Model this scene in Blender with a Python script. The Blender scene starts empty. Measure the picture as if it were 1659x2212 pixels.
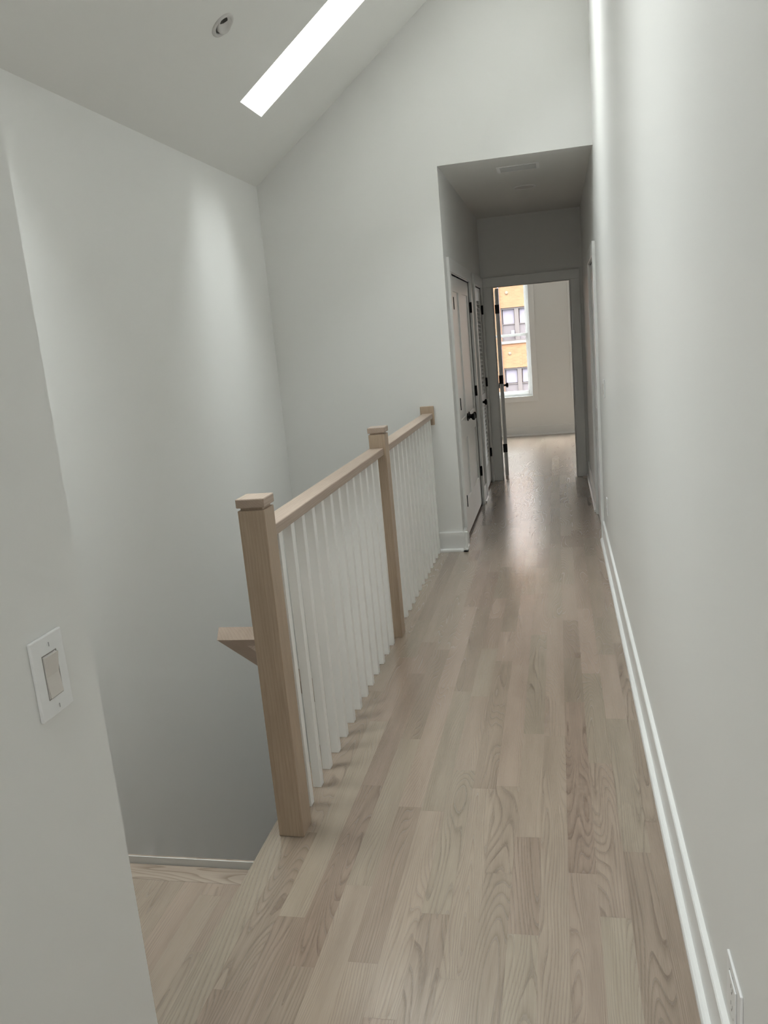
import bpy, bmesh, math, random
from mathutils import Vector, Matrix

random.seed(7)
D = bpy.data
sc = bpy.context.scene
COL = sc.collection

# ------------------------------------------------------------------ tunables
SKY = 2.6
ZEN = 15.0
LOBE = 14.0
EXPO = 0.12
FLOOR_K = 1.0

# ------------------------------------------------------------------ materials
def new_mat(name):
    m = D.materials.new(name); m.use_nodes = True
    nt = m.node_tree; nt.nodes.clear()
    out = nt.nodes.new('ShaderNodeOutputMaterial')
    b = nt.nodes.new('ShaderNodeBsdfPrincipled')
    nt.links.new(b.outputs[0], out.inputs[0])
    return m, nt, b

def N(nt, t, **kw):
    n = nt.nodes.new(t)
    for k, v in kw.items():
        setattr(n, k, v)
    return n

def math_n(nt, op, a, b=None, c=None):
    n = nt.nodes.new('ShaderNodeMath'); n.operation = op
    for i, v in enumerate((a, b, c)):
        if v is None: continue
        if isinstance(v, (int, float)): n.inputs[i].default_value = v
        else: nt.links.new(v, n.inputs[i])
    return n.outputs[0]

def paint(name, col, rough=0.55, bump=0.06, scale=260, spec=0.4):
    m, nt, b = new_mat(name)
    tc = N(nt, 'ShaderNodeTexCoord')
    ns = N(nt, 'ShaderNodeTexNoise'); ns.inputs['Scale'].default_value = scale
    ns.inputs['Detail'].default_value = 3
    nt.links.new(tc.outputs['Object'], ns.inputs['Vector'])
    bp = N(nt, 'ShaderNodeBump'); bp.inputs['Strength'].default_value = bump
    bp.inputs['Distance'].default_value = 0.001
    nt.links.new(ns.outputs[0], bp.inputs['Height'])
    nt.links.new(bp.outputs[0], b.inputs['Normal'])
    n2 = N(nt, 'ShaderNodeTexNoise'); n2.inputs['Scale'].default_value = 1.3
    nt.links.new(tc.outputs['Object'], n2.inputs['Vector'])
    mx = N(nt, 'ShaderNodeMix', data_type='RGBA')
    mx.inputs[6].default_value = (*[c * 0.985 for c in col], 1)
    mx.inputs[7].default_value = (*[min(1, c * 1.015) for c in col], 1)
    nt.links.new(n2.outputs[0], mx.inputs[0])
    nt.links.new(mx.outputs[2], b.inputs['Base Color'])
    b.inputs['Roughness'].default_value = rough
    b.inputs['Specular IOR Level'].default_value = spec
    return m

def wood(name, light, dark, axis='Z', rough=0.4, tone=None, cath=1.0, grain=1.0, straight_k=0.0):
    """oak: fine pores along the axis plus looping cathedral figure. tone = name of a face attribute
    that holds (id, tone) of the board"""
    m, nt, b = new_mat(name)
    tc = N(nt, 'ShaderNodeTexCoord')
    sep = N(nt, 'ShaderNodeSeparateXYZ'); nt.links.new(tc.outputs['Object'], sep.inputs[0])
    X, Y, Z = sep.outputs
    if axis == 'Z': u, v, w = X, Z, Y
    elif axis == 'Y': u, v, w = X, Y, Z
    else: u, v, w = Y, X, Z
    if tone:
        at = N(nt, 'ShaderNodeAttribute', attribute_name=tone)
        s2 = N(nt, 'ShaderNodeSeparateXYZ'); nt.links.new(at.outputs['Vector'], s2.inputs[0])
        bid, btone, bhue = s2.outputs
        off = math_n(nt, 'MULTIPLY', bid, 137.0)
    else:
        off = None
    def comb(ku, kv, kw_):
        c = N(nt, 'ShaderNodeCombineXYZ')
        nt.links.new(math_n(nt, 'MULTIPLY', u, ku), c.inputs[0])
        vv = math_n(nt, 'MULTIPLY', v, kv)
        nt.links.new(vv, c.inputs[1])
        ww = math_n(nt, 'MULTIPLY', w, kw_)
        if off is not None: ww = math_n(nt, 'ADD', ww, off)
        nt.links.new(ww, c.inputs[2])
        return c.outputs[0]
    # cathedral figure: contour lines of a smooth stretched field
    n1 = N(nt, 'ShaderNodeTexNoise'); n1.inputs['Scale'].default_value = 1.0
    n1.inputs['Detail'].default_value = 1.0; n1.inputs['Roughness'].default_value = 0.45
    n1.inputs['Distortion'].default_value = 0.25
    nt.links.new(comb(8.5, 0.95, 8.5), n1.inputs['Vector'])
    cont = math_n(nt, 'MULTIPLY', n1.outputs[0], 30.0)
    cont = math_n(nt, 'ADD', cont, math_n(nt, 'MULTIPLY', u, 45.0))
    # some boards are straight grained
    if tone:
        straight = math_n(nt, 'MULTIPLY', u, 110.0)
        cont = math_n(nt, 'ADD', math_n(nt, 'MULTIPLY', cont, 1.0),
                      math_n(nt, 'MULTIPLY', straight, math_n(nt, 'GREATER_THAN', bhue, 0.55)))
    if straight_k:
        cont = math_n(nt, 'ADD', math_n(nt, 'MULTIPLY', n1.outputs[0], 5.0),
                      math_n(nt, 'ADD', math_n(nt, 'MULTIPLY', u, straight_k), math_n(nt, 'MULTIPLY', w, straight_k * 1.1)))
    fr = math_n(nt, 'FRACT', cont)
    # soft early-wood line: peak near 1, slow rise
    ring = math_n(nt, 'POWER', fr, 4.0)
    ringf = math_n(nt, 'MULTIPLY', ring, math_n(nt, 'SUBTRACT', 1.0, math_n(nt, 'POWER', fr, 30.0)))
    # fine pores
    n2 = N(nt, 'ShaderNodeTexNoise'); n2.inputs['Scale'].default_value = 1.0
    n2.inputs['Detail'].default_value = 3.0; n2.inputs['Roughness'].default_value = 0.7
    nt.links.new(comb(620.0, 9.0, 620.0), n2.inputs['Vector'])
    pores = math_n(nt, 'MULTIPLY', math_n(nt, 'SUBTRACT', n2.outputs[0], 0.5), 0.9 * grain)
    # broad colour drift
    n3 = N(nt, 'ShaderNodeTexNoise'); n3.inputs['Scale'].default_value = 1.0
    nt.links.new(comb(22.0, 2.2, 22.0), n3.inputs['Vector'])
    drift = math_n(nt, 'MULTIPLY', math_n(nt, 'SUBTRACT', n3.outputs[0], 0.5), 0.7)
    f = math_n(nt, 'ADD', math_n(nt, 'MULTIPLY', ringf, 0.80 * cath), pores)
    f = math_n(nt, 'ADD', f, drift)
    f = math_n(nt, 'ADD', f, 0.24)
    if tone:
        f = math_n(nt, 'ADD', f, math_n(nt, 'MULTIPLY', math_n(nt, 'SUBTRACT', btone, 0.5), 0.55))
    cl = N(nt, 'ShaderNodeClamp'); nt.links.new(f, cl.inputs[0])
    mx = N(nt, 'ShaderNodeMix', data_type='RGBA')
    mx.inputs[6].default_value = (*light, 1); mx.inputs[7].default_value = (*dark, 1)
    nt.links.new(cl.outputs[0], mx.inputs[0])
    colr = mx.outputs[2]
    if tone:   # some boards pinker, some yellower
        hs = N(nt, 'ShaderNodeMix', data_type='RGBA', blend_type='MULTIPLY')
        hs.inputs[0].default_value = 1.0
        tint = N(nt, 'ShaderNodeMix', data_type='RGBA')
        tint.inputs[6].default_value = (1.0, 0.955, 0.945, 1); tint.inputs[7].default_value = (0.97, 1.0, 0.97, 1)
        hr = math_n(nt, 'FRACT', math_n(nt, 'MULTIPLY', bid, 57.3))
        nt.links.new(hr, tint.inputs[0])
        nt.links.new(colr, hs.inputs[6]); nt.links.new(tint.outputs[2], hs.inputs[7])
        colr = hs.outputs[2]
    nt.links.new(colr, b.inputs['Base Color'])
    bp = N(nt, 'ShaderNodeBump'); bp.inputs['Strength'].default_value = 0.06
    bp.inputs['Distance'].default_value = 0.0012
    nt.links.new(math_n(nt, 'SUBTRACT', 1.0, math_n(nt, 'ADD', pores, math_n(nt, 'MULTIPLY', ringf, 0.35))), bp.inputs['Height'])
    nt.links.new(bp.outputs[0], b.inputs['Normal'])
    rr = math_n(nt, 'ADD', rough, math_n(nt, 'MULTIPLY', math_n(nt, 'ADD', pores, ringf), 0.10))
    nt.links.new(rr, b.inputs['Roughness'])
    b.inputs['Specular IOR Level'].default_value = 0.5
    if tone:
        b.inputs['Coat Weight'].default_value = 0.5; b.inputs['Coat Roughness'].default_value = 0.20
    return m

def plain(name, col, rough=0.5, metal=0.0, spec=0.5, emit=None):
    m, nt, b = new_mat(name)
    tc = N(nt, 'ShaderNodeTexCoord')
    ns = N(nt, 'ShaderNodeTexNoise'); ns.inputs['Scale'].default_value = 40
    nt.links.new(tc.outputs['Object'], ns.inputs['Vector'])
    mx = N(nt, 'ShaderNodeMix', data_type='RGBA')
    mx.inputs[6].default_value = (*[c * 0.96 for c in col], 1)
    mx.inputs[7].default_value = (*[min(1, c * 1.03) for c in col], 1)
    nt.links.new(ns.outputs[0], mx.inputs[0]); nt.links.new(mx.outputs[2], b.inputs['Base Color'])
    b.inputs['Roughness'].default_value = rough
    b.inputs['Metallic'].default_value = metal
    b.inputs['Specular IOR Level'].default_value = spec
    return m

def glass_mat(name, tint=(0.97, 0.985, 0.98)):
    m = D.materials.new(name); m.use_nodes = True
    nt = m.node_tree; nt.nodes.clear()
    out = N(nt, 'ShaderNodeOutputMaterial')
    tr = N(nt, 'ShaderNodeBsdfTransparent'); tr.inputs[0].default_value = (*tint, 1)
    gl = N(nt, 'ShaderNodeBsdfGlossy'); gl.inputs['Roughness'].default_value = 0.02
    fr = N(nt, 'ShaderNodeFresnel'); fr.inputs[0].default_value = 1.45
    mx = N(nt, 'ShaderNodeMixShader')
    # only the outer face of each pane reflects; the inner face just lets light out
    ge = N(nt, 'ShaderNodeNewGeometry')
    nt.links.new(math_n(nt, 'MULTIPLY', fr.outputs[0], math_n(nt, 'SUBTRACT', 1.0, ge.outputs['Backfacing'])), mx.inputs[0])
    nt.links.new(tr.outputs[0], mx.inputs[1])
    nt.links.new(gl.outputs[0], mx.inputs[2]); nt.links.new(mx.outputs[0], out.inputs[0])
    return m

def brick_mat(name):
    m, nt, b = new_mat(name)
    tc = N(nt, 'ShaderNodeTexCoord')
    mp = N(nt, 'ShaderNodeMapping'); mp.inputs['Rotation'].default_value = (math.radians(90), 0, 0)
    nt.links.new(tc.outputs['Object'], mp.inputs[0])
    br = N(nt, 'ShaderNodeTexBrick')
    br.inputs['Color1'].default_value = (0.150, 0.070, 0.032, 1)
    br.inputs['Color2'].default_value = (0.125, 0.056, 0.025, 1)
    br.inputs['Mortar'].default_value = (0.15, 0.085, 0.046, 1)
    br.inputs['Scale'].default_value = 1.0
    br.inputs['Brick Width'].default_value = 0.21
    br.inputs['Row Height'].default_value = 0.072
    br.inputs['Mortar Size'].default_value = 0.007
    nt.links.new(mp.outputs[0], br.inputs['Vector'])
    ns = N(nt, 'ShaderNodeTexNoise'); ns.inputs['Scale'].default_value = 3.0
    ns.inputs['Detail'].default_value = 4
    nt.links.new(tc.outputs['Object'], ns.inputs['Vector'])
    mx = N(nt, 'ShaderNodeMix', data_type='RGBA', blend_type='MULTIPLY'); mx.inputs[0].default_value = 0.35
    nt.links.new(br.outputs[0], mx.inputs[6]); nt.links.new(ns.outputs[0], mx.inputs[7])
    nt.links.new(mx.outputs[2], b.inputs['Base Color'])
    b.inputs['Roughness'].default_value = 0.9
    return m

M = {}
M['wall'] = paint('wall_paint', (0.775, 0.772, 0.755), 0.5, 0.05)
M['ceiling'] = paint('ceiling_paint', (0.78, 0.775, 0.75), 0.75, 0.04)
M['wall_hall'] = M['wall']
M['trim'] = paint('trim_paint', (0.80, 0.80, 0.79), 0.32, 0.02, 120)
M['baluster'] = paint('baluster_paint', (0.90, 0.89, 0.87), 0.34, 0.02, 120)
M['floor'] = wood('oak_floor', (0.385, 0.310, 0.252), (0.195, 0.145, 0.110), 'Y', 0.225, 'board')
M['floorx'] = wood('oak_nosing', (0.430, 0.352, 0.290), (0.205, 0.150, 0.112), 'X', 0.30)
M['newel'] = wood('oak_post', (0.47, 0.365, 0.272), (0.25, 0.175, 0.115), 'Z', 0.42, cath=0.35, grain=1.3, straight_k=85.0)
M['rail'] = wood('oak_rail', (0.46, 0.365, 0.30), (0.27, 0.20, 0.15), 'Y', 0.40, cath=0.35, grain=1.3, straight_k=85.0)
M['black'] = plain('black_metal', (0.012, 0.012, 0.013), 0.42, 0.6)
M['plastic'] = plain('white_plastic', (0.82, 0.82, 0.82), 0.28)
M['rocker'] = plain('warm_plastic', (0.66, 0.62, 0.58), 0.35)
M['vinyl'] = plain('white_vinyl', (0.90, 0.91, 0.91), 0.3)
nt_ = M['vinyl'].node_tree
tl_ = N(nt_, 'ShaderNodeBsdfTranslucent'); tl_.inputs[0].default_value = (.9, .92, .92, 1)
mxs = N(nt_, 'ShaderNodeMixShader'); mxs.inputs[0].default_value = .3
b_ = [n for n in nt_.nodes if n.type == 'BSDF_PRINCIPLED'][0]; o_ = [n for n in nt_.nodes if n.type == 'OUTPUT_MATERIAL'][0]
nt_.links.new(b_.outputs[0], mxs.inputs[1]); nt_.links.new(tl_.outputs[0], mxs.inputs[2]); nt_.links.new(mxs.outputs[0], o_.inputs[0])
M['dark'] = plain('dark_slot', (0.05, 0.045, 0.04), 0.7)
M['gap'] = plain('gap_shade', (0.30, 0.28, 0.26), 0.7)
M['glass'] = glass_mat('clear_glass')
M['brick'] = brick_mat('orange_brick')
M['stone'] = plain('pale_stone', (0.13, 0.11, 0.10), 0.8)
M['tie'] = plain('tie_metal', (0.11, 0.085, 0.065), 0.9, 0.0, 0.1)
M['winframe'] = plain('taupe_frame', (0.05, 0.04, 0.04), 0.6)
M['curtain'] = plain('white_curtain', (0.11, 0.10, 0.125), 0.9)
M['pane_grey'] = plain('grey_pane', (0.08, 0.07, 0.075), 0.8, 0.0, 0.1)
M['steel'] = plain('screw_steel', (0.35, 0.35, 0.35), 0.35, 0.8)
M['asphalt'] = plain('asphalt', (0.12, 0.12, 0.12), 0.9)
M['lens'] = plain('frosted_lens', (0.62, 0.60, 0.58), 0.5)

# ------------------------------------------------------------------ mesh helpers
def add_box(bm, x0, x1, y0, y1, z0, z1, bev=0.0, seg=1):
    if x0 > x1: x0, x1 = x1, x0
    if y0 > y1: y0, y1 = y1, y0
    if z0 > z1: z0, z1 = z1, z0
    r = bmesh.ops.create_cube(bm, size=1.0)
    vs = r['verts']
    for v in vs:
        v.co = Vector(((x0 + x1) / 2 + v.co.x * (x1 - x0), (y0 + y1) / 2 + v.co.y * (y1 - y0), (z0 + z1) / 2 + v.co.z * (z1 - z0)))
    if bev > 0:
        es = list({e for v in vs for e in v.link_edges})
        bmesh.ops.bevel(bm, geom=es, offset=bev, segments=seg, affect='EDGES', profile=0.5)
    return vs

def add_prism(bm, pts, axis, a, b):
    """extrude a polygon given in the two other axes from a to b along axis"""
    def mk(p, t):
        if axis == 'X': return (t, p[0], p[1])
        if axis == 'Y': return (p[0], t, p[1])
        return (p[0], p[1], t)
    v0 = [bm.verts.new(mk(p, a)) for p in pts]; v1 = [bm.verts.new(mk(p, b)) for p in pts]
    n = len(pts)
    bm.faces.new(v0); bm.faces.new(list(reversed(v1)))
    for i in range(n):
        bm.faces.new((v0[i], v1[i], v1[(i + 1) % n], v0[(i + 1) % n]))
    bmesh.ops.recalc_face_normals(bm, faces=bm.faces[:])

def add_lathe(bm, prof, axis='X', center=(0, 0, 0), seg=32, cap=True):
    """prof: list of (distance along axis, radius)"""
    c = Vector(center); rings = []
    for d, r in prof:
        ring = []
        for i in range(seg):
            a = 2 * math.pi * i / seg
            p, q = r * math.cos(a), r * math.sin(a)
            if axis == 'X': co = (d, p, q)
            elif axis == 'Y': co = (p, d, q)
            else: co = (p, q, d)
            ring.append(bm.verts.new(c + Vector(co)))
        rings.append(ring)
    fs = []
    for k in range(len(rings) - 1):
        for i in range(seg):
            j = (i + 1) % seg
            f = bm.faces.new((rings[k][i], rings[k][j], rings[k + 1][j], rings[k + 1][i])); f.smooth = True
            fs.append(f)
    if cap:
        bm.faces.new(rings[0]); bm.faces.new(rings[-1])
    bmesh.ops.recalc_face_normals(bm, faces=bm.faces[:])

def obj(name, bm, mat, parent=None, kind=None, loc=None, rot=None):
    me = D.meshes.new(name); bm.to_mesh(me); bm.free()
    me.materials.append(mat)
    o = D.objects.new(name, me); COL.objects.link(o)
    if parent: o.parent = parent
    if kind: o['kind'] = kind
    if loc: o.location = loc
    if rot: o.rotation_euler = rot
    return o

def boxes(name, lst, mat, parent=None, kind=None, bev=0.0, seg=1, **k):
    bm = bmesh.new()
    for b in lst: add_box(bm, *b, bev=bev, seg=seg)
    return obj(name, bm, mat, parent, kind, **k)

def struct(name, lst, mat, bev=0.0):
    return boxes(name, lst, mat, None, 'structure', bev)

def empty(name, loc=(0, 0, 0), rot=(0, 0, 0)):
    o = D.objects.new(name, None); COL.objects.link(o); o.empty_display_size = 0.1
    o.location = loc; o.rotation_euler = rot
    return o

def tag(o, label, cat, group=None):
    o['label'] = label; o['category'] = cat
    if group: o['group'] = group
    return o

# ------------------------------------------------------------------ measured layout (metres)
XL = -2.337            # stair wall
XO = -1.031            # left wall of the inner hall
XE = -1.305            # edge of the hall floor over the stairs
YG, YG2 = 5.849, 5.955 # gable wall
YE, YE2 = 8.752, 8.865 # end wall of the hall
YF = 12.417            # far bedroom wall
XN = -1.003            # near left partition
YN = 1.046
ZC = 2.728
SL = 0.757; ANG = math.atan(SL); CA = math.cos(ANG)
ZEAVE = 2.748
def zs(x): return ZEAVE + SL * (x - XL)
DH = 2.036
ZL = -0.19
YB = -3.6              # back of the space behind the camera

# ------------------------------------------------------------------ walls
# right wall with the doorway in it
struct('wall_right', [(0, .12, YB, 6.09, -.05, 4.9), (0, .12, 6.09, 6.88, DH, 4.9), (0, .12, 6.88, YE2, -.05, 4.9)], M['wall'])
bm = bmesh.new()
add_prism(bm, [(XL - .1, -2.8), (XO, -2.8), (XO, zs(XO) + .1), (XL - .1, zs(XL - .1) + .1)], 'Y', YG, YG2)
add_prism(bm, [(XO, 2.722), (0.0, 2.722), (0.0, zs(0) + .1), (XO, zs(XO) + .1)], 'Y', YG, YG2)
obj('wall_gable', bm, M['wall'], None, 'structure')
struct('wall_left', [(XL - .1, XL, YB, YG, -2.8, ZEAVE + .12)], M['wall'])
bm = bmesh.new()
add_prism(bm, [(XN - .115, -.05), (XN, -.05), (XN, zs(XN) + .05), (XN - .115, zs(XN - .115) + .05)], 'Y', .5, YN)
obj('wall_partition', bm, M['wall'], None, 'structure')
bm = bmesh.new()
add_prism(bm, [(XL, -2.8), (XN - .115, -2.8), (XN - .115, zs(XN - .115) + .05), (XL, zs(XL) + .05)], 'Y', .5, .6)
obj('wall_landing', bm, M['wall'], None, 'structure')
# behind the camera: wall with an unseen window, added for its light
bm = bmesh.new()
BW = (-1.9, -.7, .85, 2.2)
for p in ([(XL - .1, -.05), (0.12, -.05), (0.12, BW[2]), (XL - .1, BW[2])],
          [(XL - .1, BW[2]), (BW[0], BW[2]), (BW[0], BW[3]), (XL - .1, BW[3])],
          [(BW[1], BW[2]), (.12, BW[2]), (.12, BW[3]), (BW[1], BW[3])],
          [(XL - .1, BW[3]), (.12, BW[3]), (.12, zs(.12) + .1), (XL - .1, zs(XL - .1) + .1)]):
    add_prism(bm, p, 'Y', YB - .12, YB)
obj('wall_back', bm, M['wall'], None, 'structure')
# wall below the hall floor, beside the stairs
struct('wall_stairs', [(XE + .03, XE + .08, -.2, YG, -2.8, -.03)], M['wall'])

# inner hall, left wall with two closet openings
D1 = (6.075, 7.455); D2 = (7.905, 8.640)
struct('wall_hall', [(XO - .1, XO, YG2, D1[0], 0, ZC), (XO - .1, XO, D1[1], D2[0], 0, ZC), (XO - .1, XO, D2[1], YE, 0, ZC),
                     (XO - .1, XO, D1[0], D1[1], DH, ZC), (XO - .1, XO, D2[0], D2[1], DH, ZC)], M['wall'])
struct('wall_closet', [(XO - .8, XO - .75, YG2, YE, 0, ZC), (XO - .75, XO - .1, 7.6, 7.7, 0, ZC)], M['wall'])
struct('floor_closet', [(XO - .8, XO - .005, YG2, YE, -.06, -.001)], M['floorx'])
struct('wall_side_room', [(.12, 1.5, 5.7, 5.8, 0, 2.6), (.12, 1.5, 7.2, 7.3, 0, 2.6), (1.4, 1.5, 5.8, 7.2, 0, 2.6), (.12, 1.5, 5.7, 7.3, 2.6, 2.7), (0, 1.5, 5.7, 7.3, -.1, -.002)], M['wall'])
# end wall with the bedroom doorway
EX0, EX1 = -.919, -.124
struct('wall_end', [(-3.3, EX0, YE, YE2, 0, ZC), (EX1, 2.1, YE, YE2, 0, ZC), (EX0, EX1, YE, YE2, DH, ZC)], M['wall'])
# bedroom
W1 = (-1.60, -.667, .60, 2.36)
W2 = (-.022, .933, .60, 2.36)

struct('wall_far', [(-3.3, W1[0], YF, YF + .14, 0, ZC), (W1[1], W2[0], YF, YF + .14, 0, ZC), (W2[1], 2.1, YF, YF + .14, 0, ZC),
                    (W1[0], W1[1], YF, YF + .14, 0, W1[2]), (W1[0], W1[1], YF, YF + .14, W1[3], ZC),
                    (W2[0], W2[1], YF, YF + .14, 0, W2[2]), (W2[0], W2[1], YF, YF + .14, W2[3], ZC)], M['wall'])
struct('wall_bedroom_left', [(-3.4, -3.3, YE, YF + .14, 0, ZC)], M['wall'])
struct('wall_bedroom_right', [(2.1, 2.24, YE, YF + .14, 0, ZC)], M['wall'])

# ------------------------------------------------------------------ ceilings
SH = .50      # depth of the plumb light shafts
# (x0, x1, y0, y1) of each roof light
SKY1 = (-2.0, -.25, 4.775, 5.125)
SKY2_ADDED = (-2.15, -.95, 2.22, 2.74)  # unseen roof light, added to brighten the stair side
SKY3_ADDED = (-.88, -.35, -1.0, -.25)  # unseen roof light behind the camera, added to brighten the near walls
bm = bmesh.new()
def slab(xa, xb, ya, yb):
    add_prism(bm, [(xa, zs(xa)), (xb, zs(xb)), (xb, zs(xb) + SH), (xa, zs(xa) + SH)], 'Y', ya, yb)
ys = [YB - .12, SKY3_ADDED[2], SKY3_ADDED[3], SKY2_ADDED[2], SKY2_ADDED[3], SKY1[2], SKY1[3], YG2]
for k in range(0, 8, 2): slab(XL - .2, .12, ys[k], ys[k + 1])
for q in (SKY1, SKY2_ADDED, SKY3_ADDED):
    slab(XL - .2, q[0], q[2], q[3]); slab(q[1], .12, q[2], q[3])
obj('ceiling', bm, M['ceiling'], None, 'structure')
struct('ceiling_hall', [(XO - .85, .12, YG2, YE2, ZC, ZC + .1)], M['ceiling'])
struct('ceiling_bedroom', [(-3.4, 2.2, YE2, YF + .14, ZC, ZC + .1)], M['ceiling'])

# ------------------------------------------------------------------ floors
PW = 0.082
def board_floor(name, regions, joints, z, th, seedv=3):
    """rows of boards along Y; regions: (x0, x1, y0, y1); joints: row -> list of y"""
    rnd = random.Random(seedv)
    bm = bmesh.new()
    lay = bm.faces.layers.float_vector.new('board')
    for (x0, x1, y0, y1) in regions:
        k0 = math.floor((x0 + .075) / PW + 1e-6); k1 = math.ceil((x1 + .075) / PW - 1e-6)
        for k in range(k0, k1):
            a, b = max(x0, -.075 + k * PW), min(x1, -.075 + (k + 1) * PW)
            if b - a < 1e-4: continue
            js = sorted(j for j in joints.get(k, []) if y0 < j < y1)
            pts = [y0]
            rr = random.Random(1000 + k)
            y = YB - rr.random() * .8
            allj = []
            while y < YF + .2:
                y += .32 + rr.random() * 1.05
                allj.append(y)
            if js:
                allj = [q for q in allj if q < js[0] - .35 or q > js[-1] + .35] + js
            pts += sorted(q for q in allj if y0 < q < y1)
            pts.append(y1)
            for i in range(len(pts) - 1):
                key = random.Random(round((pts[i + 1]) * 100) * 131 + k * 7919)
                idv = key.random(); tn = key.random(); hu = key.random()
                for (kk, ya, yb, tt, hh) in TONES:
                    if kk == k and pts[i] - .02 < (ya + yb) / 2 < pts[i + 1] + .02: tn, hu = tt, hh
                g = .0004
                vs = [bm.verts.new(c) for c in ((a + g, pts[i] + g, z), (b - g, pts[i] + g, z), (b - g, pts[i + 1] - g, z), (a + g, pts[i + 1] - g, z))]
                f = bm.faces.new(vs); f[lay] = Vector((idv, tn, hu))
        # body under the boards
        vs = add_box(bm, x0, x1, y0, y1, z - th, z - .0006)
        for f in {f for v in vs for f in v.link_faces}: f[lay] = Vector((.3, .6, .2))
    return obj(name, bm, M['floor'], None, 'structure')

def row(x): return math.floor((x + .075) / PW)
JOINTS = {
    row(-.445): [1.893, 2.325, 3.01, 4.1], row(-.36): [1.35, 2.995], row(-.28): [1.62, 2.16, 3.3], row(-.2): [1.30, 1.982, 2.794, 3.60, 4.5],
    row(-.12): [1.55, 2.274, 3.15, 3.823, 4.35], row(-.52): [2.14, 2.62, 3.7], row(-.61): [1.72, 2.6, 3.75],
    row(-.69): [1.95, 2.72, 3.35], row(-.77): [1.58, 2.45, 3.4], row(-.85): [1.75, 2.470, 3.45], row(-.94): [2.05, 2.95, 3.9],
    row(-1.02): [1.72, 2.6, 3.6], row(-1.1): [1.9, 3.1], row(-1.19): [2.3, 3.4], row(-1.27): [1.5],
}
TONES = [(row(-.445), 1.9, 2.32, .82, .2), (row(-.2), 1.3, 1.98, .22, .9), (row(-.2), 1.98, 2.79, .70, .3), (row(-.12), 2.274, 3.15, .66, .7),
         (row(-.12), 3.15, 3.8, .15, .8), (row(-.36), 2.0, 2.3, .42, .9), (row(-.28), 1.62, 2.16, .55, .9), (row(-1.27), 1.5, 9, .22, .8),
         (row(-1.27), 0, 1.5, .25, .8), (row(-.52), 1.0, 2.14, .62, .2), (row(-.61), 1.0, 1.72, .45, .9), (row(-.445), 1.0, 1.89, .40, .2)]
board_floor('floor', [(XE, 0, -3.6, YG), (XO, 0, YG, YE2), (-3.3, 2.1, YE2, YF)], JOINTS, 0.0, .05)
# the floor beyond the doorways left of the back area
landing = board_floor('floor_landing', [(XL, XE + .03, .5, 2.262)], {}, ZL, .04, 11)
boxes('nosing', [(XL, XE + .03, 2.262, 2.348, ZL - .028, ZL)], M['floorx'], landing, None, .006, 3)
struct('floor_back', [(XL, XE, YB, .55, -.05, 0)], M['floorx'])
struct('floor_lower', [(XL, XE + .03, 2.3, YG, -2.85, -2.75)], M['floorx'])
# stairs going down from the landing
bm = bmesh.new()
for i in range(12):
    zt = ZL - .19 * (i + 1); y0 = 2.40 + .255 * i
    add_box(bm, XL + .02, XE + .03, y0 - .05, y0 + .255, zt - .028, zt, .005, 2)
    add_box(bm, XL + .02, XE + .03, y0 - .02, y0, zt, zt + .165)
obj('stairs', bm, M['floorx'], None, 'structure')
# painted strip just past the landing nosing
struct('trim_1', [(XL, XE + .03, 2.352, 2.3555, ZL - .19, ZL + .024)], M['wall'])

# ------------------------------------------------------------------ baseboards
def base_profile(h=.150, t=.015):
    return [(0, 0), (.033, 0), (.033, .012), (.030, .019), (.024, .023), (t, .024), (t, h - .004), (t - .003, h), (0, h)]
def baseboard(name, x, y, dirn, length, out, h=.150):
    """runs from (x, y) along dirn ('X'/'Y'); out = +-1 side it sticks out to"""
    bm = bmesh.new()
    if dirn == 'Y':
        pts = [(x + out * d, z) for d, z in base_profile(h)]
        add_prism(bm, pts, 'Y', y, y + length)
    else:
        pts = [(y + out * d, z) for d, z in base_profile(h)]
        add_prism(bm, pts, 'X', x, x + length)
    return obj(name, bm, M['trim'], None, 'structure')
baseboard('baseboard_right', 0, YB, 'Y', 6.0 - YB, -1)
baseboard('baseboard_hall_right', 0, 6.975, 'Y', YE - 6.975, -1)
b_ = baseboard('baseboard_gable', XE, YG, 'X', (XO + .033) - XE, -1)
bm = bmesh.new(); bm.from_mesh(b_.data)
add_prism(bm, [(XO + d, z) for d, z in base_profile()], 'Y', YG - .033, 5.980)
bm.to_mesh(b_.data); bm.free()
baseboard('baseboard_hall_left', XO, 7.548, 'Y', 7.812 - 7.548, 1)
baseboard('baseboard_far', -3.3, YF, 'X', 5.4, -1, .140)
baseboard('baseboard_bedroom_right', 2.1, YE2, 'Y', YF - YE2, -1, .140)
baseboard('baseboard_partition', XN, .5, 'Y', YN - .5, 1)

# ------------------------------------------------------------------ door helpers
CW, CT = .092, .021
def casing_bm(bm, plane, side, a, b, top, axis, outward):
    """flat casing round an opening a..b; plane = wall surface, axis = 'Y' (wall along Y) or 'X'"""
    def bx(p0, p1, z0, z1):
        q = (plane, plane + outward * CT)
        if axis == 'Y': add_box(bm, q[0], q[1], p0, p1, z0, z1, .002)
        else: add_box(bm, p0, p1, q[0], q[1], z0, z1, .002)
    bx(a - CW, a - .005, 0, top + .005)
    bx(b + .005, b + CW, 0, top + .005)
    bx(a - CW, b + CW, top + .005, top + .005 + .094)

def jamb_bm(bm, p0, p1, a, b, top, axis):
    t = .018
    def bx(u0, u1, z0, z1):
        if axis == 'Y': add_box(bm, p0, p1, u0, u1, z0, z1)
        else: add_box(bm, u0, u1, p0, p1, z0, z1)
    bx(a - t, a, 0, top); bx(b, b + t, 0, top); bx(a - t, b + t, top, top + t)

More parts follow.
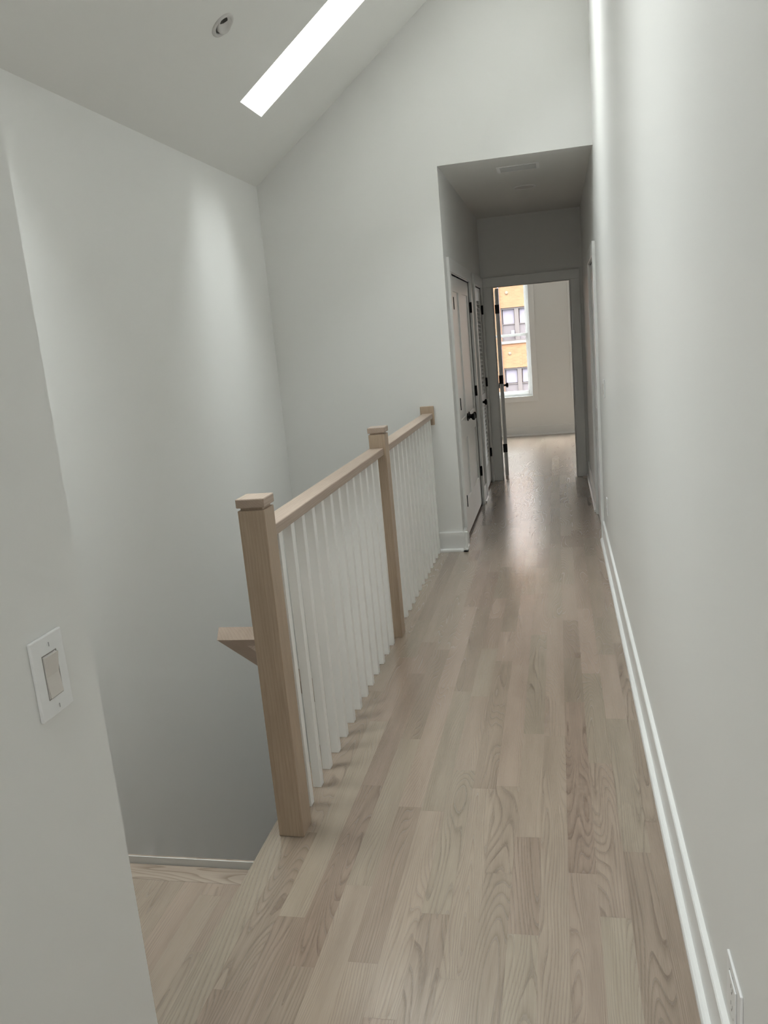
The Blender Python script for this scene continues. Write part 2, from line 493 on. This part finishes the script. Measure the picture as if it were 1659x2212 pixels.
def shaker_leaf(w, h, t=.035, panels=None, stile=.112):
    """leaf in local space: x = thickness (0..-t), y = width 0..w, z = height"""
    bm = bmesh.new()
    panels = panels or [(.262, .735), (.905, h - .115)]
    add_box(bm, 0, -t, 0, stile, 0, h, .0015); add_box(bm, 0, -t, w - stile, w, 0, h, .0015)
    zz = [0] + [v for p in panels for v in p] + [h]
    for i in range(0, len(zz), 2): add_box(bm, 0, -t, stile, w - stile, zz[i], zz[i + 1], .0015)
    for p0, p1 in panels:
        add_box(bm, -.011, -t + .011, stile, w - stile, p0, p1)
    return bm

def knob_parts(parent, loc, sgn=1, both=False):
    """round black knob sticking out along local x"""
    for s in ((sgn, -sgn) if both else (sgn,)):
        bm = bmesh.new()
        off = 0 if s == sgn else -.035 * sgn
        prof = [(0, .033), (.006, .033), (.009, .029), (.010, .013), (.026, .0105), (.034, .014), (.040, .024), (.047, .0285), (.056, .0285), (.062, .024), (.064, .012)]
        add_lathe(bm, [(off + s * d, r) for d, r in prof], 'X', (0, 0, 0), 28)
        obj('knob', bm, M['black'], parent, loc=loc)

def hinge_part(parent, x, y, z, w=.03, hh=.092, plate=1):
    bm = bmesh.new()
    add_lathe(bm, [(0, .005), (.002, .0095), (hh - .002, .0095), (hh, .005)], 'Z', (x, y, z), 14)
    add_box(bm, x - .010, x - .0066, y - w * .5, y + w * .5, z + .002, z + hh - .002, .0008)
    return obj('hinge', bm, M['black'], parent)

# ---- door_1: double closet doors
d1 = empty('door_1', (XO, D1[0], 0)); d1['kind'] = 'structure'
d1['label'] = 'white double closet doors with recessed panels, nearest on the hall left wall'
def child(name, bm, mat, par): return obj(name, bm, mat, par)
bm = bmesh.new(); casing_bm(bm, 0, 0, 0, D1[1] - D1[0], DH, 'Y', 1); child('door_casing', bm, M['trim'], d1)
bm = bmesh.new(); jamb_bm(bm, -.1, .003, 0, D1[1] - D1[0], DH, 'Y')
child('door_jamb', bm, M['trim'], d1)
LW = (D1[1] - D1[0]) / 2 - .0035
for i in (0, 1):
    y0 = .0025 if i == 0 else (D1[1] - D1[0]) / 2 + .001
    lf = obj('door_leaf', shaker_leaf(LW, DH - .028 - .008), M['trim'], d1, loc=(-.004, y0, .028))
    hy = -.001 if i == 0 else LW + .001
    for z in (1.77, 1.03, .285): hinge_part(lf, .020 if i == 0 else .014, hy + (.012 if i == 0 else 0), z - .028)
    knob_parts(lf, (0, LW - .06 if i == 0 else .06, .915 - .028))
    bm = bmesh.new(); add_box(bm, -.022, -.002, (LW - .05) if i == 0 else .03, (LW - .03) if i == 0 else .05, DH - .036, DH - .0285)
    obj('ball_catch', bm, M['black'], lf)

# ---- door_2: louvred closet door
d2 = empty('door_2', (XO, D2[0], 0)); d2['kind'] = 'structure'
d2['label'] = 'white louvred closet door in the hall left wall, next to the bedroom doorway'
W_ = D2[1] - D2[0]
bm = bmesh.new()
def bx_(a, b, z0, z1): add_box(bm, 0, CT, a, b, z0, z1, .002)
bx_(-CW, -.005, 0, DH + .005); bx_(W_ + .005, W_ + .088, 0, DH + .005); bx_(-CW, W_ + .088, DH + .005, DH + .099)
child('door_casing', bm, M['trim'], d2)
bm = bmesh.new(); jamb_bm(bm, -.1, .003, 0, W_, DH, 'Y'); child('door_jamb', bm, M['trim'], d2)
h = DH - .036; w = W_ - .005; st = .10
bm = bmesh.new()
add_box(bm, 0, -.035, 0, st, 0, h, .0015); add_box(bm, 0, -.035, w - st, w, 0, h, .0015)
for z0, z1 in ((0, .22), (.83, .95), (h - .13, h)): add_box(bm, 0, -.035, st, w - st, z0, z1, .0015)
lf = obj('door_leaf', bm, M['trim'], d2, loc=(-.004, .0025, .028))
bm = bmesh.new()
for z0, z1 in ((.22, .83), (.95, h - .13)):
    n = int((z1 - z0) / .040)
    for i in range(n):
        zc = z0 + (i + .5) * (z1 - z0) / n
        vs = add_box(bm, -.018, .018, st, w - st, -.0035, .0035)
        bmesh.ops.rotate(bm, verts=vs, cent=(0, 0, 0), matrix=Matrix.Rotation(math.radians(48), 3, 'Y'))
        bmesh.ops.translate(bm, verts=vs, vec=(-.0175, 0, zc))
obj('louver_slats', bm, M['trim'], lf)
for z in (1.77, 1.03, .285): hinge_part(lf, .014, w + .001, z - .028)
knob_parts(lf, (0, .06, .924 - .028))

# ---- door_3: open bedroom door
d3 = empty('door_3', (0, 0, 0)); d3['kind'] = 'structure'
d3['label'] = 'bedroom doorway at the hall end with its white door swung fully open'
bm = bmesh.new()
casing_bm(bm, YE, 0, EX0, EX1, DH, 'X', -1)
# outer edge on the left is trimmed tight to the side wall
child('door_casing', bm, M['trim'], d3)
bm = bmesh.new(); jamb_bm(bm, YE - .004, YE2 + .002, EX0, EX1, DH, 'X')
add_box(bm, EX0, EX0 + .010, YE + .02, YE + .055, 0, DH - .0); add_box(bm, EX1 - .012, EX1, YE + .02, YE + .06, 0, DH)
child('door_jamb', bm, M['trim'], d3)
th = math.radians(4.6)
bm = shaker_leaf(.785, DH - .03, .034, stile=.115)
lf = obj('door_leaf', bm, M['trim'], d3, loc=(-.8620, YE2 + .012, .022), rot=(0, 0, th))
knob_parts(lf, (0, .785 - .065, .945), 1, True)
for z in (1.770, 1.030, .285):
    bm = bmesh.new()
    add_box(bm, -.034, .0, -.003, .0, z - .022, z + .07, .001)
    add_lathe(bm, [(0, .007), (.092, .007)], 'Z', (-.040, -.005, z - .022), 14)
    obj('hinge', bm, M['black'], lf)

# ---- door_4: doorway in the right wall, seen edge on
d4 = empty('door_4', (0, 6.09, 0)); d4['kind'] = 'structure'
d4['label'] = 'white cased doorway in the right wall, seen almost edge on'
bm = bmesh.new(); casing_bm(bm, 0, 0, 0, .79, DH, 'Y', -1); child('door_casing', bm, M['trim'], d4)
bm = bmesh.new(); jamb_bm(bm, -.003, .12, 0, .79, DH, 'Y'); child('door_jamb', bm, M['trim'], d4)
bm = shaker_leaf(.785, DH - .03)
obj('door_leaf', bm, M['trim'], d4, loc=(.034, .0025, .022))

# ------------------------------------------------------------------ windows
def window(name, w, label, y=YF, inward=-1):
    x0, x1, z0, z1 = w
    e = empty(name, ((x0 + x1) / 2, y, z0)); e['kind'] = 'structure'; e['label'] = label
    cx, cz = (x0 + x1) / 2, z0
    a, b, h = x0 - cx, x1 - cx, z1 - z0
    bm = bmesh.new()
    o = inward
    cw = .083
    for q in ((a - cw, a, -cw, h + cw), (b, b + cw, -cw, h + cw), (a, b, -cw, 0), (a, b, h, h + cw)):
        add_box(bm, q[0], q[1], 0, o * .018, q[2], q[3], .0015)
    obj('window_casing', bm, M['trim'], e)
    bm = bmesh.new()
    d0, d1 = -o * .025, -o * .10
    f = .030
    for q in ((a, a + f, 0, h), (b - f, b, 0, h), (a + f, b - f, 0, f), (a + f, b - f, h - f, h)):
        add_box(bm, q[0], q[1], d0, d1, q[2], q[3], .002)
    obj('window_frame', bm, M['vinyl'], e)
    mid = 1.51 - z0
    # lower sash (inner), upper sash (outer)
    for nm, (zz0, zz1, dd) in (('lower', (f, mid + .020, -o * .030)), ('upper', (mid - .010, h - f, -o * .062))):
        bm = bmesh.new(); s = .032
        A, B = a + f, b - f
        for q in ((A, A + s, zz0, zz1), (B - s, B, zz0, zz1), (A + s, B - s, zz0, zz0 + (.05 if nm == 'lower' else .028)), (A + s, B - s, zz1 - .036, zz1)):
            add_box(bm, q[0], q[1], dd, dd - o * .028, q[2], q[3], .002)
        so = obj('window_sash', bm, M['vinyl'], e)
        bm = bmesh.new()
        add_box(bm, A + s, B - s, dd - o * .012, dd - o * .016, zz0 + .028, zz1 - .028)
        obj('window_pane', bm, M['glass'], so)
    return e
window('window_1', W1, 'white sash window in the far bedroom wall, looking onto orange brick')
window('window_2', W2, 'second bedroom window, only its left casing showing past the door frame')
window('added_window_3', BW, 'unseen sash window added behind the viewer for its light', YB, 1)

def skylight(name, q, label):
    x0, x1, y0, y1 = q
    e = empty(name, (x0, y0, zs(x0) + SH), (0, -ANG, 0)); e['kind'] = 'structure'; e['label'] = label
    l = (x1 - x0) / CA; wd = y1 - y0; f = .05
    bm = bmesh.new()
    for b in ((-f, .004, -f, wd + f), (l - .004, l + f, -f, wd + f), (.004, l - .004, -f, .004), (.004, l - .004, wd - .004, wd + f)):
        add_box(bm, *b, 0, .06)
    obj('skylight_frame', bm, M['vinyl'], e)
    bm = bmesh.new(); add_box(bm, .004, l - .004, .004, wd - .004, .04, .046)
    obj('skylight_pane', bm, M['glass'], e)
skylight('window_4', SKY1, 'long narrow skylight in the sloping ceiling above the stairs')
skylight('added_skylight_5', SKY2_ADDED, 'unseen wide skylight added in the sloping ceiling overhead for its light')
skylight('added_skylight_6', SKY3_ADDED, 'unseen skylight added in the sloping ceiling behind the viewer for its light')
# ------------------------------------------------------------------ balustrade
NX, NW_ = -1.265, .087
NY1, NY2 = 2.272, 4.081
bal = empty('balustrade', (-1.2215, NY1, 0))
tag(bal, 'oak and white balustrade along the open stairwell, with two square oak newel posts', 'railing')
def L(x0, x1, y0, y1, z0, z1): return (x0 + 1.2215, x1 + 1.2215, y0 - NY1, y1 - NY1, z0, z1)
post0 = None
for ny in (NY1, NY2):
    bm = bmesh.new()
    add_box(bm, *L(NX, NX + NW_, ny, ny + NW_, 0, 1.117), bev=.0022, seg=2)
    add_box(bm, *L(NX + .008, NX + NW_ - .008, ny + .008, ny + NW_ - .008, 1.110, 1.127))
    p_ = obj('newel_post', bm, M['newel'], bal)
    bm = bmesh.new()
    add_box(bm, *L(NX - .003, NX + NW_ + .003, ny - .003, ny + NW_ + .003, 1.1255, 1.1545), bev=.0035, seg=2)
    obj('post_cap', bm, M['rail'], p_)
for a, b in ((NY1 + NW_, NY2), (NY2 + NW_, YG - .019)):
    bm = bmesh.new()
    add_box(bm, *L(-1.268, -1.190, a, b, 1.009, 1.047), bev=.0045, seg=3)
    obj('handrail', bm, M['rail'], bal)
bm = bmesh.new()
add_box(bm, *L(-1.280, -1.179, YG - .020, YG, .961, 1.100), bev=.005, seg=2)
obj('wall_rosette', bm, M['newel'], bal)
me_b = None
def baluster(y):
    global me_b
    if me_b is None:
        bm = bmesh.new(); add_box(bm, -.016, .016, 0, .032, 0, 1.0095, .0012)
        o = obj('baluster', bm, M['baluster'], bal); me_b = o.data
    else:
        o = D.objects.new('baluster', me_b); COL.objects.link(o); o.parent = bal
    o.location = (0, y - NY1, 0)
for k in range(13): baluster(2.4485 + .1264 * k)
for k in range(13): baluster(4.2715 + .1260 * k)

# stair handrail that starts behind the first newel and runs down beside the flight
hr = empty('stair_handrail', (-1.385, 2.365, .69))
tag(hr, 'square-cut oak stair handrail starting low on the left of the nearest newel post', 'handrail')
sa = math.radians(36)
bm = bmesh.new()   # rail with its square return to the newel, one piece in plan
add_prism(bm, [(-.039, 0), (.1193, 0), (.1193, .078), (.037, .078), (.037, 3.3), (-.039, 3.3)], 'Z', -.044, 0)
bmesh.ops.rotate(bm, verts=bm.verts[:], cent=(0, 0, 0), matrix=Matrix.Rotation(-sa, 3, 'X'))
bmesh.ops.translate(bm, verts=bm.verts[:], vec=(0, 0, .018))
obj('rail', bm, M['rail'], hr)

# ------------------------------------------------------------------ switches and outlets
def plate_frame(w, h, iw, ih, t=.0055):
    """plate in local y (width) / z (height), thickness along +x, with a rectangular opening"""
    bm = bmesh.new()
    add_box(bm, 0, t, -w / 2, w / 2, -h / 2, h / 2, .0018, 2)
    return bm
def wall_device(name, loc, sgn, w, h, iw, ih, kind):
    e = empty(name, loc, (0, 0, 0 if sgn > 0 else math.pi))
    bm = plate_frame(w, h, iw, ih); obj('wall_plate', bm, M['plastic'], e)
    bm = bmesh.new()
    # raised grey strips painted as the shade in the gap round the device
    t = .0054; r = .0012
    for q in ((-iw / 2 - r, -iw / 2, -ih / 2 - r, ih / 2 + r), (iw / 2, iw / 2 + r, -ih / 2 - r, ih / 2 + r),
              (-iw / 2, iw / 2, ih / 2, ih / 2 + r), (-iw / 2, iw / 2, -ih / 2 - r, -ih / 2)):
        add_box(bm, t, t + .0006, q[0], q[1], q[2], q[3])
    obj('opening_shade', bm, M['gap'], e)
    if kind == 'switch':
        bm = bmesh.new()
        a = iw / 2 - .0012; b = ih / 2 - .0012
        # rocker tilted about its middle: two faces meeting in a crease
        pts = [(.004, -b), (.0085, -b), (.0062, 0), (.0105, b), (.004, b)]
        v0 = [bm.verts.new((p[0], -a, p[1])) for p in pts]; v1 = [bm.verts.new((p[0], a, p[1])) for p in pts]
        bm.faces.new(v0); bm.faces.new(v1[::-1])
        for i in range(5): bm.faces.new((v0[i], v1[i], v1[(i + 1) % 5], v0[(i + 1) % 5]))
        bmesh.ops.recalc_face_normals(bm, faces=bm.faces[:])
        obj('rocker', bm, M['rocker'], e)
    else:
        bm = bmesh.new(); a = iw / 2 - .001; b = ih / 2 - .001
        add_box(bm, .003, .0085, -a, a, -b, b, .0012, 2)
        s = obj('socket', bm, M['plastic'], e)
        bm = bmesh.new()
        for cz in (-ih * .25, ih * .25):
            add_box(bm, .0083, .0087, -.0075, -.0055, cz - .002, cz + .007)
            add_box(bm, .0083, .0087, .0055, .0075, cz - .002, cz + .006)
            add_lathe(bm, [(.0083, .0025), (.0087, .0025)], 'X', (0, 0, cz - .009), 10)
        obj('slot', bm, M['dark'], s)
    for i, z in enumerate((h / 2 - .014, -h / 2 + .011)):
        bm = bmesh.new(); add_lathe(bm, [(.005, .0032), (.0064, .003)], 'X', (0, .002, z), 14)
        sc_ = obj('screw', bm, M['plastic'], e)
        bm = bmesh.new(); add_box(bm, .0062, .0067, .0012, .0028, z - .0030, z + .0030)
        obj('screw_slot', bm, M['steel'], sc_)
    return e
o = wall_device('light_switch', (XN, .9366, 1.170), 1, .0715, .1165, .031, .0625, 'switch')
tag(o, 'white rocker light switch on the near left wall, beside the wall edge', 'light switch')
o = wall_device('wall_outlet', (0, 1.438, .270), -1, .125, .118, .064, .076, 'outlet')
tag(o, 'white wall outlet low on the right wall, close to the bottom corner', 'outlet')
o = wall_device('light_switch', (0, 5.405, 1.165), -1, .0715, .1165, .033, .067, 'switch')
tag(o, 'small white light switch far along the right wall, at door knob height', 'light switch')
o = wall_device('wall_outlet', (0, 5.49, .372), -1, .0715, .1165, .033, .067, 'outlet')
tag(o, 'small white outlet far along the right wall, just above the end of the baseboard', 'outlet')

# ------------------------------------------------------------------ ceiling fixtures
e = empty('downlight', (XL + .673 * CA, 4.10, ZEAVE + .673 * math.sin(ANG)), (0, -ANG, 0))
tag(e, 'white gimbal recessed light in the sloping ceiling, left of the skylight', 'ceiling light')
bm = bmesh.new()
add_lathe(bm, [(0, .067), (-.004, .066), (-.007, .060), (-.008, .052), (-.004, .047), (.0, .046)], 'Z', (0, 0, 0), 48, cap=False)
obj('trim_ring', bm, M['lens'], e)
bm = bmesh.new(); add_lathe(bm, [(-.0006, .047), (-.0012, .046)], 'Z', (0, 0, 0), 40)
obj('housing', bm, M['dark'], e)
bm = bmesh.new(); add_lathe(bm, [(.0, .042), (-.014, .043), (-.020, .040), (-.021, .036), (-.012, .026), (-.010, .004)], 'Z', (0, 0, 0), 40)
bmesh.ops.rotate(bm, verts=bm.verts[:], cent=(0, 0, 0), matrix=Matrix.Rotation(math.radians(-17), 3, 'X') @ Matrix.Rotation(math.radians(-14), 3, 'Y'))
bmesh.ops.translate(bm, verts=bm.verts[:], vec=(.003, 0, .006))
obj('lamp_head', bm, M['lens'], e)

e = empty('downlight', (-.490, 7.18, ZC))
tag(e, 'round flat recessed light in the dark hall ceiling, behind the vent', 'ceiling light')
bm = bmesh.new(); add_lathe(bm, [(0, .098), (-.004, .097), (-.006, .090), (-.004, .078), (-.001, .076)], 'Z', (0, 0, 0), 48, cap=False)
obj('trim_ring', bm, M['trim'], e)
bm = bmesh.new(); add_lathe(bm, [(-.0010, .077), (-.0025, .074)], 'Z', (0, 0, 0), 40); obj('lens', bm, M['lens'], e)

e = empty('ceiling_vent', (-.503, 6.305, ZC))
tag(e, 'white rectangular ceiling vent grille in the hall ceiling, in front of the round light', 'vent')
bm = bmesh.new()
for q in ((-.153, -.128, -.102, .102), (.128, .153, -.102, .102), (-.128, .128, -.102, -.080), (-.128, .128, .080, .102)):
    add_box(bm, q[0], q[1], q[2], q[3], -.007, 0, .0015)
add_box(bm, -.003, .003, -.08, .08, -.006, -.001)
obj('vent_frame', bm, M['trim'], e)
bm = bmesh.new()
for i in range(9):
    vs = add_box(bm, -.128, .128, -.007, .007, -.0007, .0007)
    bmesh.ops.rotate(bm, verts=vs, cent=(0, 0, 0), matrix=Matrix.Rotation(math.radians(40), 3, 'X'))
    bmesh.ops.translate(bm, verts=vs, vec=(0, -.071 + i * .0178, -.0055))
obj('vent_slats', bm, M['trim'], e)

# ------------------------------------------------------------------ the building across the street
bd = empty('brick_building', (0, 38, -6.0))
tag(bd, 'orange brick apartment building seen through the bedroom window', 'building')
FH = 2.69
bays = [(-8.6, -6.5), (-5.7, -3.6), (-2.70, -.60), (.2, 2.3), (3.1, 5.2)]
rows = [(1.11 + FH * i, 2.60 + FH * i) for i in (-2, -1, 0, 1, 2)]
bm = bmesh.new()
zt, zb = 10.2, -6.0
X0, X1 = -11.0, 8.0
cuts = sorted([v for b in bays for v in b])
prev = X0
for (a, b) in bays:
    add_box(bm, prev, a, 0, .4, zb + 6, zt + 6); prev = b
add_box(bm, prev, X1, 0, .4, zb + 6, zt + 6)
for (a, b) in bays:
    z = zb
    for (r0, r1) in rows:
        add_box(bm, a, b, 0, .4, z + 6, r0 + 6); z = r1
    add_box(bm, a, b, 0, .4, z + 6, zt + 6)
add_box(bm, X0, X1, .4, 6, zb + 6, zt + 6)
obj('brick_wall', bm, M['brick'], bd)
for (a, b) in bays:
    for (r0, r1) in rows:
        bm = bmesh.new(); f = .05; mid = (a + .605, a + .80)
        for q in ((a, a + f, r0, r1), (b - f, b, r0, r1), (a + f, b - f, r1 - .07, r1), (a + f, b - f, r0, r0 + .06), (mid[0], mid[1], r0 + .06, r1 - .07)):
            add_box(bm, q[0], q[1], .06, .16, q[2] + 6, q[3] + 6)
        add_box(bm, a + f, mid[0], .09, .14, r0 + .74 + 6, r0 + .78 + 6); add_box(bm, mid[1], b - f, .09, .14, r0 + .74 + 6, r0 + .78 + 6)
        wf = obj('window', bm, M['winframe'], bd)
        bm = bmesh.new(); add_box(bm, a - .03, b + .03, -.06, .1, r0 - .11 + 6, r0 + .0 + 6); obj('window_sill', bm, M['stone'], bd)
        bm = bmesh.new(); add_box(bm, a + f, b - f, .13, .15, r0 + .05 + 6, r0 + .75 + 6); obj('pane', bm, M['pane_grey'], wf)
        bm = bmesh.new()
        cuts_ = [(a + f, mid[0]), (mid[1], b - f)]
        for (c0, c1) in cuts_:
            add_box(bm, c0 + .03, c1 - .02, .17, .19, r0 + (.70 if r0 > 0 else .80) + 6, r1 - .06 + 6)
        obj('curtain', bm, M['curtain'], wf)
for zz in (3.25, .56, -2.13):
    bm = bmesh.new(); add_lathe(bm, [(0, .075), (-.02, .07), (-.03, .03)], 'Y', (-2.39, 0, zz + 6), 20)
    obj('tie_plate', bm, M['tie'], bd)
bm = bmesh.new(); add_box(bm, -2.27, -2.12, -.15, .1, 1.40 + 6, 1.58 + 6, .01); obj('air_conditioner', bm, M['curtain'], bd)
bm = bmesh.new(); add_lathe(bm, [(0, .035), (17.9, .035)], 'Z', (-2.77, -.06, 0.02), 12); obj('downpipe', bm, M['curtain'], bd)
g = struct('ground', [(-40, 40, -30, 60, -6.2, -6.0)], M['asphalt'])

# ------------------------------------------------------------------ light: overcast sky through skylights and windows
w = D.worlds.new('sky'); sc.world = w; w.use_nodes = True
nt = w.node_tree; nt.nodes.clear()
out = N(nt, 'ShaderNodeOutputWorld'); bg = N(nt, 'ShaderNodeBackground')
tc = N(nt, 'ShaderNodeTexCoord'); sp = N(nt, 'ShaderNodeSeparateXYZ'); nt.links.new(tc.outputs['Generated'], sp.inputs[0])
ramp = N(nt, 'ShaderNodeValToRGB')
ramp.color_ramp.elements[0].position = 0.0; ramp.color_ramp.elements[0].color = (.985, .945, .935, 1)
ramp.color_ramp.elements[1].position = 1.0; ramp.color_ramp.elements[1].color = (.945, .99, .985, 1)
# overcast sky: brightest overhead
zz_ = math_n(nt, 'MAXIMUM', sp.outputs[2], 0.0)
# thin cloud glows round the hidden sun, high on the +X side
dt = N(nt, 'ShaderNodeVectorMath', operation='DOT_PRODUCT')
nrm = N(nt, 'ShaderNodeVectorMath', operation='NORMALIZE'); nt.links.new(tc.outputs['Generated'], nrm.inputs[0])
nt.links.new(nrm.outputs[0], dt.inputs[0]); dt.inputs[1].default_value = (.60, .0, .80)
lobe = math_n(nt, 'MULTIPLY', math_n(nt, 'POWER', math_n(nt, 'MAXIMUM', dt.outputs['Value'], 0.0), 12.0), LOBE)
base = math_n(nt, 'ADD', math_n(nt, 'MULTIPLY', zz_, ZEN - 1.0), 1.0)
nt.links.new(math_n(nt, 'MULTIPLY', math_n(nt, 'ADD', base, lobe), SKY), bg.inputs[1])
nt.links.new(sp.outputs[2], ramp.inputs[0]); nt.links.new(ramp.outputs[0], bg.inputs[0])
nt.links.new(bg.outputs[0], out.inputs[0])

def portal(name, loc, sx, sy, rot):
    l = D.lights.new(name, 'AREA'); l.shape = 'RECTANGLE'; l.size = sx; l.size_y = sy
    l.cycles.is_portal = True
    o = D.objects.new(name, l); COL.objects.link(o); o.location = loc; o.rotation_euler = rot
    return o
for q in (SKY1, SKY2_ADDED, SKY3_ADDED):
    xm = (q[0] + q[1]) / 2
    portal('skylight_portal', (xm - .08 * math.sin(ANG), (q[2] + q[3]) / 2, zs(xm) + SH + .08 * CA), (q[1] - q[0]) / CA, q[3] - q[2], (0, -ANG, 0))
for wv in (W1, W2):
    portal('window_portal', ((wv[0] + wv[1]) / 2, YF + .16, (wv[2] + wv[3]) / 2), wv[1] - wv[0], wv[3] - wv[2], (math.radians(-90), 0, 0))
portal('window_portal', ((BW[0] + BW[1]) / 2, YB - .14, (BW[2] + BW[3]) / 2), BW[1] - BW[0], BW[3] - BW[2], (math.radians(90), 0, 0))

# ------------------------------------------------------------------ camera
def rot_(a, ax): return Matrix.Rotation(a, 3, ax)
Rw = rot_(math.radians(12.847980), 'Z') @ rot_(math.radians(-11.843824), 'X') @ rot_(math.radians(5.243412), 'Y')
m3 = Matrix((Rw.col[0], Rw.col[2], -Rw.col[1])).transposed()
cam = D.cameras.new('camera'); co = D.objects.new('camera', cam); COL.objects.link(co)
m4 = m3.to_4x4(); m4.translation = Vector((-.28706, 0, 1.58331)); co.matrix_world = m4
cam.sensor_fit = 'VERTICAL'; cam.sensor_height = 36.0
cam.lens = 1742.63 / 2212 * 36.0
cam.clip_start = .02; cam.clip_end = 200
sc.camera = co

vs_ = sc.view_settings
vs_.view_transform = 'Standard'; vs_.look = 'None'; vs_.gamma = 1.0; vs_.use_curve_mapping = False
vs_.exposure = EXPO
cy = sc.cycles
cy.use_adaptive_sampling = True; cy.adaptive_threshold = 0.05; cy.adaptive_min_samples = 24
cy.max_bounces = 8; cy.diffuse_bounces = 5; cy.glossy_bounces = 3; cy.transparent_max_bounces = 12
cy.sample_clamp_indirect = 6.0
